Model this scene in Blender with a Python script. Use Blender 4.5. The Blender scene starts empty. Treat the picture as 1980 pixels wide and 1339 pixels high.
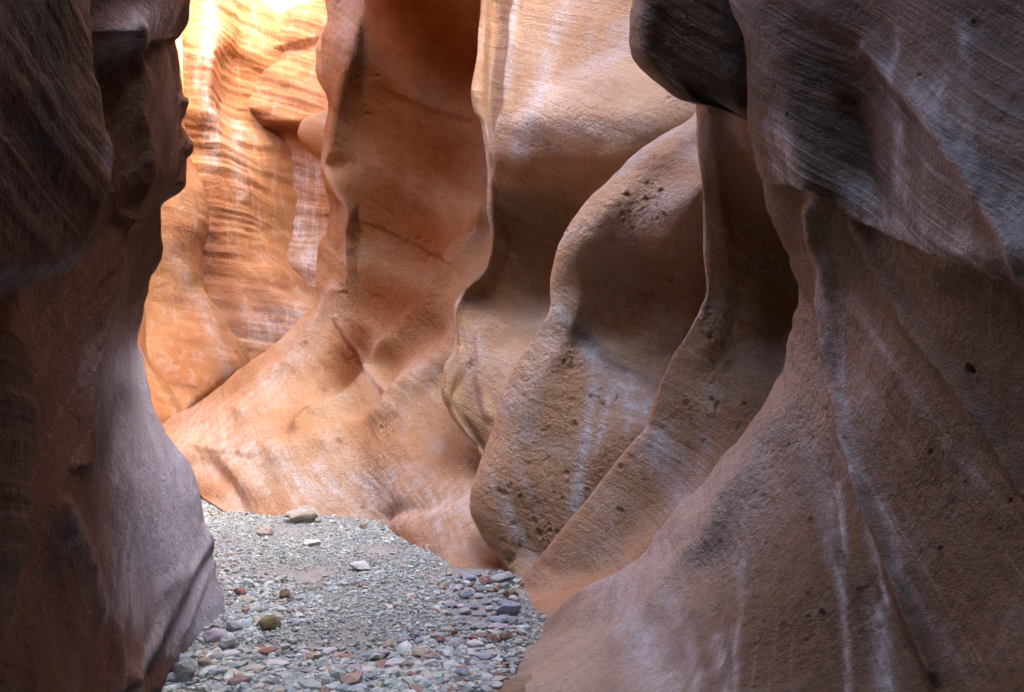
import bpy, math, random
import numpy as np
random.seed(7)
rng = np.random.default_rng(11)
SC = bpy.context.scene
COL = SC.collection
F = 1925.0; CX = 990.0; CY = 669.5; CAMZ = 1.5      # photo pixels, camera height in metres
R = math.radians

# ------------------------------------------------------------------ noise
_perm = rng.permutation(256).astype(np.int64)
_perm = np.concatenate([_perm, _perm, _perm])
_grad = rng.normal(size=(256, 3)); _grad /= np.linalg.norm(_grad, axis=1)[:, None]

def perlin(p):
    p = np.asarray(p, dtype=np.float64)
    i = np.floor(p).astype(np.int64); f = p - i
    i &= 255
    u = f * f * f * (f * (f * 6 - 15) + 10)
    out = 0
    for dx in (0, 1):
        wx = u[..., 0] if dx else 1 - u[..., 0]
        for dy in (0, 1):
            wy = u[..., 1] if dy else 1 - u[..., 1]
            for dz in (0, 1):
                wz = u[..., 2] if dz else 1 - u[..., 2]
                h = _perm[_perm[_perm[(i[..., 0] + dx) & 255] + ((i[..., 1] + dy) & 255)] + ((i[..., 2] + dz) & 255)]
                g = _grad[h]
                d = g[..., 0] * (f[..., 0] - dx) + g[..., 1] * (f[..., 1] - dy) + g[..., 2] * (f[..., 2] - dz)
                out = out + wx * wy * wz * d
    return out * 1.5

def fbm(p, octv=4, gain=0.5):
    a = 1.0; s = 0; q = np.array(p, dtype=np.float64)
    for k in range(octv):
        s = s + a * perlin(q + 17.3 * k); q = q * 2.03; a *= gain
    return s

# ------------------------------------------------------------------ interpolation
def pchip(x, y, xq):
    """monotone cubic through (x,y); y may be (n,...) with broadcasting over trailing dims; clamps outside"""
    x = np.asarray(x, float); y = np.asarray(y, float)
    xq = np.clip(np.asarray(xq, float), x[0], x[-1])
    h = np.diff(x); hs = h.reshape((-1,) + (1,) * (y.ndim - 1))
    d = np.diff(y, axis=0) / hs
    m = np.zeros_like(y)
    if len(x) > 2:
        w1 = 2 * hs[1:] + hs[:-1]; w2 = hs[1:] + 2 * hs[:-1]
        pr = d[:-1] * d[1:]
        with np.errstate(divide='ignore', invalid='ignore'):
            mm = (w1 + w2) / (w1 / d[:-1] + w2 / d[1:])
        m[1:-1] = np.where(pr > 0, mm, 0.0)
    m[0] = d[0]; m[-1] = d[-1]
    k = np.clip(np.searchsorted(x, xq, side='right') - 1, 0, len(x) - 2)
    hh = h[k]; t = (xq - x[k]) / hh
    sh = (-1,) + (1,) * (y.ndim - 1)
    t = t.reshape(sh); hh = hh.reshape(sh)
    return ((2*t**3 - 3*t**2 + 1) * y[k] + (t**3 - 2*t**2 + t) * hh * m[k]
            + (-2*t**3 + 3*t**2) * y[k+1] + (t**3 - t**2) * hh * m[k+1])

def parse(s):
    """'py:val py:val ...' -> two lists"""
    a = [q.split(':') for q in s.split()]
    return [float(q[0]) for q in a], [float(q[1]) for q in a]

def guide(px, D=None, X=None):
    g = {'px': parse(px)}
    if D: g['D'] = parse(D)
    else: g['X'] = parse(X)
    return g

def shift(px, dx):
    return ' '.join('%g:%g' % (a, b + dx) for a, b in zip(*parse(px)))

def smooth01(x):
    x = np.clip(x, 0, 1); return x * x * (3 - 2 * x)

def seg_dist(px, py, pts):
    best = np.full(px.shape, 1e9)
    for (x0, y0), (x1, y1) in zip(pts[:-1], pts[1:]):
        dx, dy = x1 - x0, y1 - y0
        t = np.clip(((px - x0) * dx + (py - y0) * dy) / (dx * dx + dy * dy + 1e-9), 0, 1)
        best = np.minimum(best, np.hypot(px - x0 - t * dx, py - y0 - t * dy))
    return best

# ------------------------------------------------------------------ mesh helpers
def mesh_from_np(name, verts, faces, mat, smooth=True, attrs=None, parent=None):
    """faces: (n,k) int array"""
    me = bpy.data.meshes.new(name)
    n, k = faces.shape
    me.vertices.add(len(verts)); me.vertices.foreach_set('co', np.ascontiguousarray(verts, np.float32).ravel())
    me.loops.add(n * k); me.loops.foreach_set('vertex_index', np.ascontiguousarray(faces, np.int32).ravel())
    me.polygons.add(n)
    me.polygons.foreach_set('loop_start', np.arange(0, n * k, k, dtype=np.int32))
    me.polygons.foreach_set('use_smooth', np.full(n, bool(smooth)))
    me.update(calc_edges=True)
    for an, av in (attrs or {}).items():
        if av.ndim == 1:
            a = me.attributes.new(an, 'FLOAT', 'POINT'); a.data.foreach_set('value', av.astype(np.float32))
        else:
            a = me.attributes.new(an, 'FLOAT_COLOR', 'POINT'); a.data.foreach_set('color', av.astype(np.float32).ravel())
    me.validate()
    o = bpy.data.objects.new(name, me); COL.objects.link(o)
    if mat: me.materials.append(mat)
    if parent is not None: o.parent = parent
    return o

def tag(o, label=None, cat=None, group=None, kind=None):
    if label: o['label'] = label
    if cat: o['category'] = cat
    if group: o['group'] = group
    if kind: o['kind'] = kind
    return o

# ------------------------------------------------------------------ node helpers
class NT:
    def __init__(self, name):
        m = bpy.data.materials.new(name); m.use_nodes = True
        self.m = m; self.t = m.node_tree; self.t.nodes.clear()
        self.out = self.t.nodes.new('ShaderNodeOutputMaterial')
        self.bsdf = self.t.nodes.new('ShaderNodeBsdfPrincipled')
        self.t.links.new(self.bsdf.outputs[0], self.out.inputs[0])
    def n(self, kind): return self.t.nodes.new('ShaderNode' + kind)
    def put(self, sock, v):
        if v is None: return
        if hasattr(v, 'links'): self.t.links.new(v, sock)
        else: sock.default_value = v
    def attr(self, name):
        a = self.n('Attribute'); a.attribute_name = name; return a
    def pos(self):
        return self.n('NewGeometry').outputs['Position']
    def math(self, op, a, b=None, c=None, clamp=False):
        m = self.n('Math'); m.operation = op; m.use_clamp = clamp
        self.put(m.inputs[0], a); self.put(m.inputs[1], b); self.put(m.inputs[2], c)
        return m.outputs[0]
    def vmul(self, v, s):
        m = self.n('VectorMath'); m.operation = 'MULTIPLY'
        self.put(m.inputs[0], v); m.inputs[1].default_value = s if isinstance(s, tuple) else (s, s, s)
        return m.outputs[0]
    def vadd(self, a, b):
        m = self.n('VectorMath'); m.operation = 'ADD'; self.put(m.inputs[0], a); self.put(m.inputs[1], b)
        return m.outputs[0]
    def noise(self, vec, scale=1, detail=3, rough=0.5, dist=0, color=False):
        t = self.n('TexNoise'); self.put(t.inputs['Vector'], vec)
        t.inputs['Scale'].default_value = scale; t.inputs['Detail'].default_value = detail
        t.inputs['Roughness'].default_value = rough; t.inputs['Distortion'].default_value = dist
        return t.outputs['Color' if color else 'Fac']
    def ramp(self, f, a, b, lo=0.0, hi=1.0):
        m = self.n('MapRange'); m.interpolation_type = 'SMOOTHSTEP'; m.clamp = True
        self.put(m.inputs[0], f); m.inputs[1].default_value = a; m.inputs[2].default_value = b
        m.inputs[3].default_value = lo; m.inputs[4].default_value = hi
        return m.outputs[0]
    def mix(self, f, a, b, mode='MIX'):
        m = self.n('Mix'); m.data_type = 'RGBA'; m.blend_type = mode
        self.put(m.inputs[0], f)
        self.put(m.inputs[6], a if hasattr(a, 'links') else tuple(a) + (1,))
        self.put(m.inputs[7], b if hasattr(b, 'links') else tuple(b) + (1,))
        return m.outputs[2]
    def comb(self, x, y, z):
        c = self.n('CombineXYZ'); self.put(c.inputs[0], x); self.put(c.inputs[1], y); self.put(c.inputs[2], z)
        return c.outputs[0]
    def sep(self, v):
        s = self.n('SeparateXYZ'); self.put(s.inputs[0], v); return s.outputs
    def bump(self, h, dist=1.0, strength=1.0, normal=None):
        b = self.n('Bump'); self.put(b.inputs['Height'], h); b.inputs['Distance'].default_value = dist
        b.inputs['Strength'].default_value = strength
        if normal is not None: self.put(b.inputs['Normal'], normal)
        return b.outputs[0]

def rock_mat(name, cA, cB, cD, lam=0.5, lf=22.0, rough_amp=1.0, pale=(0.52, 0.47, 0.48), drip=0.25, lamb=1.0, rust_shade=None, wash=0.0, spec=0.22, speck=0.12, bare_sheen=(0.5, 0.35, 0.24), alb=0.68):
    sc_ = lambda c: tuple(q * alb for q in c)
    cA, cB, cD, pale, bare_sheen = sc_(cA), sc_(cB), sc_(cD), sc_(pale), sc_(bare_sheen)
    if rust_shade: rust_shade = sc_(rust_shade)
    N = NT(name)
    P = N.pos()
    bed = N.attr('bed').outputs['Fac']; pa = N.attr('pale').outputs['Fac']
    dk = N.attr('dark').outputs['Fac']; lw = N.attr('lamw').outputs['Fac']; pt = N.attr('pit').outputs['Fac']
    # broad colour variation
    n1 = N.noise(P, 1.3, 5, 0.6, 0.6)
    base = N.mix(N.ramp(n1, 0.32, 0.68), cA, cB)
    # beds: broad coloured bands and fine laminae along the cross-bedding
    s = N.sep(P)
    slow = N.comb(0.0, N.math('MULTIPLY', s[0], 0.9), N.math('MULTIPLY', N.math('ADD', s[1], s[2]), 0.7))
    v1 = N.vadd(slow, N.comb(N.math('MULTIPLY', bed, lf * 0.22), 0.0, 0.0))
    v2 = N.vadd(slow, N.comb(N.math('MULTIPLY', bed, lf), 0.0, 0.0))
    v3 = N.vadd(N.vmul(slow, 2.0), N.comb(N.math('MULTIPLY', bed, lf * 3.3), 0.0, 0.0))
    l1 = N.noise(v1, 1, 3, 0.5); l2 = N.noise(v2, 1, 3, 0.6); l3 = N.noise(v3, 1, 2, 0.6)
    base = N.mix(N.ramp(l1, 0.42, 0.66, 0, 0.45), base, cB)
    lamf = N.math('MULTIPLY', N.math('ADD', N.math('MULTIPLY', N.ramp(l2, 0.48, 0.70), 0.65), N.math('MULTIPLY', N.ramp(l3, 0.50, 0.72), 0.45)), N.math('MULTIPLY', lw, lam))
    patchy = N.ramp(N.noise(P, 0.9, 3, 0.5), 0.35, 0.65, 0.25, 1.0)
    base = N.mix(N.math('MULTIPLY', lamf, patchy, clamp=True), base, cD)
    lightlam = N.math('MULTIPLY', N.math('MULTIPLY', N.ramp(l2, 0.40, 0.28), lam * 0.22), patchy)
    base = N.mix(lightlam, base, pale)
    # paler rock on the near apron; sky sheen painted on the left foot
    fr = N.attr('bare_sheen').outputs['Fac']
    fr = N.math('MULTIPLY', fr, N.ramp(N.noise(P, 3.5, 6, 0.65), 0.25, 0.6, 0.72, 1.0))
    base = N.mix(fr, base, N.mix(N.ramp(l2, 0.4, 0.7, 0.0, 0.5), bare_sheen, tuple(c * 0.72 for c in bare_sheen)))
    # mineral streaks down the face, plus sky light painted on ridges and feet
    dv = N.vmul(P, (8.0, 8.0, 1.1))
    dn = N.noise(dv, 1, 4, 0.6, 0.3)
    dn2 = N.noise(N.vmul(P, (26.0, 26.0, 6.0)), 1, 5, 0.65)
    dmask = N.math('MULTIPLY', N.ramp(dn, 0.50, 0.74), drip)
    pmask = N.math('MULTIPLY', N.math('MULTIPLY', pa, N.math('ADD', N.ramp(dn, 0.34, 0.66, 0.22, 0.8), N.ramp(dn2, 0.35, 0.7, 0.0, 0.45))), N.math('ADD', N.ramp(l2, 0.62, 0.42, 0.35, 0.85), N.ramp(l3, 0.6, 0.4, 0.0, 0.3)))
    base = N.mix(N.math('ADD', dmask, pmask, clamp=True), base, pale)
    if wash: base = N.mix(N.math('MULTIPLY', N.ramp(N.noise(N.vadd(P, N.comb(7.0, 3.0, 1.0)), 1.7, 6, 0.62, 0.8), 0.48, 0.72), wash), base, pale)
    # darker tones and streaks, plus shade painted on recessed faces, creases and undersides
    base = N.mix(N.math('MULTIPLY', dk, N.ramp(N.noise(P, 5, 5, 0.65), 0.3, 0.6, 0.9 if rust_shade else 0.35, 1.0)), base, rust_shade or tuple(c * 0.38 for c in cD))
    # grain
    g = N.noise(P, 160, 3, 0.7)
    base = N.mix(N.ramp(g, 0.3, 0.7, 0.0, 0.22), base, cD)
    base = N.mix(N.ramp(N.noise(P, 45, 5, 0.7), 0.45, 0.7, 0.0, 0.28), base, cD)
    base = N.mix(N.math('MULTIPLY', N.ramp(N.noise(P, 70, 4, 0.7), 0.56, 0.74, 0.0, speck), N.math('SUBTRACT', 1.0, dk, clamp=True)), base, pale)
    # pits
    wv = N.vadd(N.vmul(P, (1.0, 1.0, 0.75)), N.vmul(N.noise(P, 9, 2, 0.5, 0, True), 0.05))
    def pit(scale, r0):
        v = N.n('TexVoronoi'); N.put(v.inputs['Vector'], wv); v.inputs['Scale'].default_value = scale
        v.inputs['Randomness'].default_value = 1.0
        sel = N.ramp(N.sep(v.outputs['Color'])[0], 0.55, 0.75)
        rr = N.math('MULTIPLY', N.sep(v.outputs['Color'])[1], r0)
        m = N.n('MapRange'); m.interpolation_type = 'SMOOTHSTEP'
        N.put(m.inputs[0], v.outputs['Distance']); N.put(m.inputs[1], N.math('ADD', rr, 0.06)); N.put(m.inputs[2], N.math('MULTIPLY', rr, 0.3))
        m.inputs[3].default_value = 0; m.inputs[4].default_value = 1
        return N.math('MULTIPLY', m.outputs[0], sel)
    pm = N.math('MULTIPLY', N.ramp(N.noise(P, 2.2, 3, 0.6), 0.42, 0.62), N.math('ADD', pt, 0.12))
    p2 = N.math('MULTIPLY', pit(34, 0.42), pm)
    # relief
    rg = N.noise(P, 22, 6, 0.62); rg2 = N.noise(N.vmul(P, (1, 1, 1)), 70, 4, 0.65)
    h = N.math('MULTIPLY', N.math('MULTIPLY', l2, lw), -0.012 * lamb)
    h = N.math('ADD', h, N.math('MULTIPLY', N.math('MULTIPLY', l3, lw), -0.004 * lamb))
    h = N.math('ADD', h, N.math('MULTIPLY', N.math('MULTIPLY', rg, N.math('ADD', N.math('MULTIPLY', pt, 1.6), 0.35)), 0.016 * rough_amp))
    h = N.math('ADD', h, N.math('MULTIPLY', rg2, 0.0055 * rough_amp))
    h = N.math('ADD', h, N.math('MULTIPLY', g, 0.0016))
    h = N.math('ADD', h, N.math('MULTIPLY', p2, -0.009))
    N.put(N.bsdf.inputs['Base Color'], base)
    N.bsdf.inputs['Roughness'].default_value = 0.65
    N.bsdf.inputs['Specular IOR Level'].default_value = spec
    N.put(N.bsdf.inputs['Normal'], N.bump(h, 1.0, 1.0))
    return N.m

# ------------------------------------------------------------------ canyon wall sheets
def build_sheet(name, mat, guides, pytop, pybot, ztop, ext=(), ret=(), lean=(0, 0), out=(0, 0), parent=None,
                amp=1.0, bedn=(0.5, 0, 0.87), warp=0.12, lamamp=1.0, steps=(), pale=(), dark=(), bare_sheen=(), pit=(), pit0=0.15,
                ribs=(), rnd=None, bedfun=None, dstep=2.9, rstep=2.8, npits=0, pitr=0.012, lamw=None, bumps=(), nsm=3, smooth_freq=1.0):
    rows = np.concatenate([np.arange(pytop, -40, 16.0), np.arange(-40, pybot + 0.1, rstep)])
    nr = len(rows)
    gx = []; gy = []
    for g in guides:
        px = pchip(*g['px'], rows)
        if 'D' in g: D = pchip(*g['D'], rows)
        else:
            X = pchip(*g['X'], rows); D = X * F / (px - CX)
        gx.append((px - CX) / F * D); gy.append(D)
    if rnd:
        ex_, ey_, pxx, pyy = gx[-1], gy[-1], gx[-2], gy[-2]
        L = np.hypot(pxx - ex_, pyy - ey_) + 1e-6
        t = np.minimum(rnd[0] / L, 0.5)
        gx.insert(-1, ex_ + (pxx - ex_) * t); gy.insert(-1, ey_ + (pyy - ey_) * t - rnd[1])
    for dx, dy in ret:
        gx.append(gx[-1] + dx); gy.append(gy[-1] + dy)
    nret = len(ret)
    gx = np.array(gx); gy = np.array(gy)          # (ng, nr)
    next_ = len(ext)
    z_first = CAMZ - (rows - CY) / F * gy[0]
    if ext:  # unseen columns behind the camera, narrowed to shut out light
        ex = np.array([[e[0]] * nr for e in ext], float); ey = np.array([[e[1]] * nr for e in ext], float)
        gx = np.concatenate([ex, gx]); gy = np.concatenate([ey, gy])
    ng = len(gx)
    # column subdivision between guides
    infr = (rows > -60) & (rows < 1400)
    ts = [0.0]; cols = [0.0]
    for i in range(ng - 1):
        seg = np.median(np.hypot(gx[i+1] - gx[i], gy[i+1] - gy[i]))
        ts.append(ts[-1] + seg)
    ts = np.array(ts)
    tq = []
    for i in range(ng - 1):
        if i < next_: n = 8
        elif i >= ng - 1 - nret: n = 10
        else:
            pa = gx[i][infr] / gy[i][infr] * F; pb = gx[i+1][infr] / gy[i+1][infr] * F
            sp = np.percentile(np.abs(pa - pb), 80)
            seg3 = np.median(np.hypot(gx[i+1] - gx[i], gy[i+1] - gy[i])[infr]) * F / np.median(gy[i][infr])
            n = int(np.clip(max(sp, 0.5 * seg3) / dstep, 6, 150))
        tq.append(np.linspace(ts[i], ts[i+1], n, endpoint=False))
    tq = np.concatenate(tq + [[ts[-1]]])
    GX = pchip(ts, gx, tq); GY = pchip(ts, gy, tq)           # (nc, nr)
    nc = len(tq)
    GZ = CAMZ - (rows[None, :] - CY) / F * GY
    if ext:
        w = tq < ts[next_]
        GZ[w] = z_first[None, :]
    G = np.stack([GX, GY, GZ], -1)                             # (nc, nr, 3)
    for _ in range(nsm):
        H = G.copy()
        H[1:-1] = 0.25 * G[:-2] + 0.5 * G[1:-1] + 0.25 * G[2:]
        K = H.copy()
        K[:, 1:-1] = 0.25 * H[:, :-2] + 0.5 * H[:, 1:-1] + 0.25 * H[:, 2:]
        G = K
    # rows up to the rim and down below the floor, in world space
    kt = 26
    top = G[:, :1]; f = np.linspace(1, 0, kt, endpoint=False)[None, :, None]
    ztv = np.interp(top[..., 1:2], [q[0] for q in ztop], [q[1] for q in ztop]) if isinstance(ztop, list) else ztop  # unseen rim heights and leans are set to steer the light
    zt = np.maximum(ztv - top[..., 2:3], 0.2)
    lx_ = np.interp(top[..., 1:2], [q[0] for q in lean], [q[1] for q in lean]) if isinstance(lean, list) else lean[0]
    ly_ = 0.0 if isinstance(lean, list) else lean[1]
    T = np.concatenate([top[..., 0:1] + lx_ * f, top[..., 1:2] + ly_ * f, top[..., 2:3] + zt * f], -1)
    kb = 14
    bot = G[:, -1:]; f = np.linspace(0, 1, kb + 1)[None, 1:, None]
    zb = np.minimum(-0.5 - bot[..., 2:3], -0.05)
    B = np.concatenate([bot[..., 0:1] + 0 * f, bot[..., 1:2] + 0 * f, bot[..., 2:3] + zb * f], -1)
    G = np.concatenate([T, G, B], 1)
    # normals of the grid
    def normals(G):
        du = np.gradient(G, axis=0); dv = np.gradient(G, axis=1)
        n = np.cross(du, dv); n /= np.linalg.norm(n, axis=-1, keepdims=True) + 1e-12
        return n
    n = normals(G)
    # face the camera side
    mid = G[nc // 2, nr // 2]; nm = n[nc // 2, nr // 2]
    if np.dot(nm, np.array([0, 0, CAMZ]) - mid) < 0: n = -n
    PX = G[..., 0] / np.maximum(G[..., 1], 0.3) * F + CX
    PY = CY - (G[..., 2] - CAMZ) / np.maximum(G[..., 1], 0.3) * F
    sf = smooth_freq
    # bedding coordinate
    wv = perlin(G * 0.7 * sf + 3.1) * warp + perlin(G * 2.1 * sf + 8.0) * warp * 0.22
    nb = np.array(bedn); nb = nb / np.linalg.norm(nb)
    bed = G @ nb + wv
    if bedfun is not None: bed = bedfun(G, PX, PY, bed)
    d = amp * (0.045 * perlin(G * 1.3 * sf + 1.7) + 0.020 * perlin(G * np.array([3.2, 3.2, 2.2]) * sf + 5.0) + 0.006 * fbm(G * 8.0 * sf, 3))
    bz = np.zeros_like(bed)
    lamv = lambda fr, o: perlin(np.stack([bed * fr, bz + o, (G[..., 0] + G[..., 2]) * 0.6], -1))
    d += lamamp * (0.016 * lamv(5.0, 2.2) + 0.006 * lamv(17.0, 4.4) + 0.0025 * lamv(48.0, 6.1))
    for pts, a, wid, fall in steps:
        xs = np.array([p[0] for p in pts], float); ys = np.array([p[1] for p in pts], float)
        yl = np.interp(PX, xs, ys) + 5 * perlin(np.stack([PX * 0.05, PX * 0, PX * 0], -1)) + 2.5 * perlin(np.stack([PX * 0.21, PX * 0 + 4, PX * 0], -1))
        q = PY - yl
        endw = smooth01((PX - xs[0]) / 60 + 0.2) * smooth01((xs[-1] - PX) / 60 + 0.2)
        d += -a * smooth01(q / wid + 0.5) * np.exp(-np.maximum(q, 0) / fall) * endw
    rw = 10 * perlin(np.stack([PX * 0.012, PY * 0.012, PX * 0 + 3], -1))
    for pts, wid, a in ribs:
        d += a * np.exp(-(seg_dist(PX + rw, PY + rw, pts) / wid) ** 2)
    for (bx, by, sx, sy, rot, a) in bumps:
        c, s_ = math.cos(R(rot)), math.sin(R(rot))
        ux = (PX - bx) * c + (PY - by) * s_; uy = -(PX - bx) * s_ + (PY - by) * c
        d += a * np.exp(-(ux / sx) ** 2 - (uy / sy) ** 2)
    def lines(L):
        m = np.zeros(PX.shape)
        wob = 9 * perlin(np.stack([PY * 0.013, PX * 0.006, PX * 0], -1))
        for pts, wid, a in L:
            dd = seg_dist(PX + wob, PY, pts)
            m = np.maximum(m, a * np.exp(-(dd / wid) ** 2))
        return np.clip(m, 0, 1)
    def blobs(L, base):
        m = np.full(PX.shape, base)
        for (bx, by, sx, sy, rot, a) in L:
            c, s_ = math.cos(R(rot)), math.sin(R(rot))
            ux = (PX - bx) * c + (PY - by) * s_; uy = -(PX - bx) * s_ + (PY - by) * c
            m = np.maximum(m, a * np.exp(-((ux / sx) ** 2 + (uy / sy) ** 2) ** 2))
        return np.clip(m, 0, 1)
    PIT = blobs(pit, pit0)
    if npits:
        q = np.random.default_rng(len(name) + npits)
        vis = PIT * (PX > -30) * (PX < 2010) * (PY > -30) * (PY < 1370) * (G[..., 1] > 1)
        vis = vis * np.clip(0.5 + 1.5 * perlin(G * 2.4 + 40), 0, 1)
        pr = vis.ravel() / vis.sum()
        for c in q.choice(vis.size, npits, p=pr):
            i, j = divmod(int(c), vis.shape[1])
            r = min(pitr * math.exp(0.5 * q.normal()), 0.05)
            i0, i1, j0, j1 = max(i - 14, 0), i + 15, max(j - 14, 0), j + 15
            dv = G[i0:i1, j0:j1] - G[i, j]
            ax = q.normal(size=3) * 0.35 + np.array([0.55, -0.35, -0.75]); ax /= np.linalg.norm(ax)
            al = dv @ ax; pe = np.sqrt(np.maximum((dv ** 2).sum(-1) - al ** 2, 0))
            e = np.sqrt((al / (r * 1.7)) ** 2 + (pe / r) ** 2)
            d[i0:i1, j0:j1] -= 0.85 * r * (1 - smooth01((e - 0.45) / 0.6)) - 0.10 * r * np.exp(-((e - 1.2) / 0.25) ** 2)
    G2 = G + n * d[..., None]
    A = {'bed': bed, 'lamw': (np.ones(PX.shape) if lamw is None else lamw(PX, PY)), 'pale': lines(pale), 'dark': lines(dark), 'bare_sheen': lines(bare_sheen), 'pit': PIT}
    # unseen plateau added above the rim to keep stray light out
    if out != (0, 0):
        pr = G2[:, :1].copy(); rowsP = []
        for k, (q, dz) in enumerate(((1.0, 0.6), (0.35, 0.5), (0.08, 0.25))):
            r = pr.copy(); r[..., 0] += out[0] * q; r[..., 1] += out[1] * q; r[..., 2] += dz; rowsP.append(r)
        G2 = np.concatenate(rowsP + [G2], 1)
        for k in A: A[k] = np.concatenate([np.repeat(A[k][:, :1], 3, 1), A[k]], 1)
    nrT = G2.shape[1]
    idx = np.arange(nc * nrT).reshape(nc, nrT)
    fc = np.stack([idx[:-1, :-1], idx[1:, :-1], idx[1:, 1:], idx[:-1, 1:]], -1).reshape(-1, 4)
    return mesh_from_np(name, G2.reshape(-1, 3), fc, mat, True, {k: v.ravel() for k, v in A.items()}, parent)

#@@MATERIALS
M_left = rock_mat('dark red sandstone', (0.165, 0.052, 0.018), (0.10, 0.025, 0.007), (0.024, 0.009, 0.005), 0.35, 16, 1.6, (0.60, 0.58, 0.63), 0.04, wash=0.03, spec=0.2, speck=0.02, bare_sheen=(0.72, 0.69, 0.80))
M_near = rock_mat('brown laminated sandstone', (0.150, 0.090, 0.045), (0.104, 0.052, 0.022), (0.020, 0.011, 0.007), 1.0, 20, 2.0, (0.56, 0.55, 0.56), 0.09, lamb=2.0, wash=0.16, spec=0.3, speck=0.06, bare_sheen=(0.56, 0.43, 0.335))
M_mid = rock_mat('tan pitted sandstone', (0.57, 0.37, 0.215), (0.47, 0.25, 0.125), (0.17, 0.075, 0.038), 0.48, 18, 1.8, (0.62, 0.59, 0.58), 0.10, wash=0.4)
M_orange = rock_mat('orange sandstone', (0.55, 0.345, 0.19), (0.46, 0.235, 0.105), (0.20, 0.075, 0.03), 0.45, 9, 1.8, (0.62, 0.57, 0.53), 0.10, rust_shade=(0.16, 0.036, 0.004), wash=0.4, spec=0.03)  # the rust tint also carries the shade of the recessed face
M_far = rock_mat('banded pink sandstone', (0.57, 0.30, 0.12), (0.46, 0.175, 0.05), (0.20, 0.06, 0.018), 1.0, 6, 1.8, (0.70, 0.61, 0.56), 0.34, rust_shade=(0.25, 0.075, 0.018))

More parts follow.
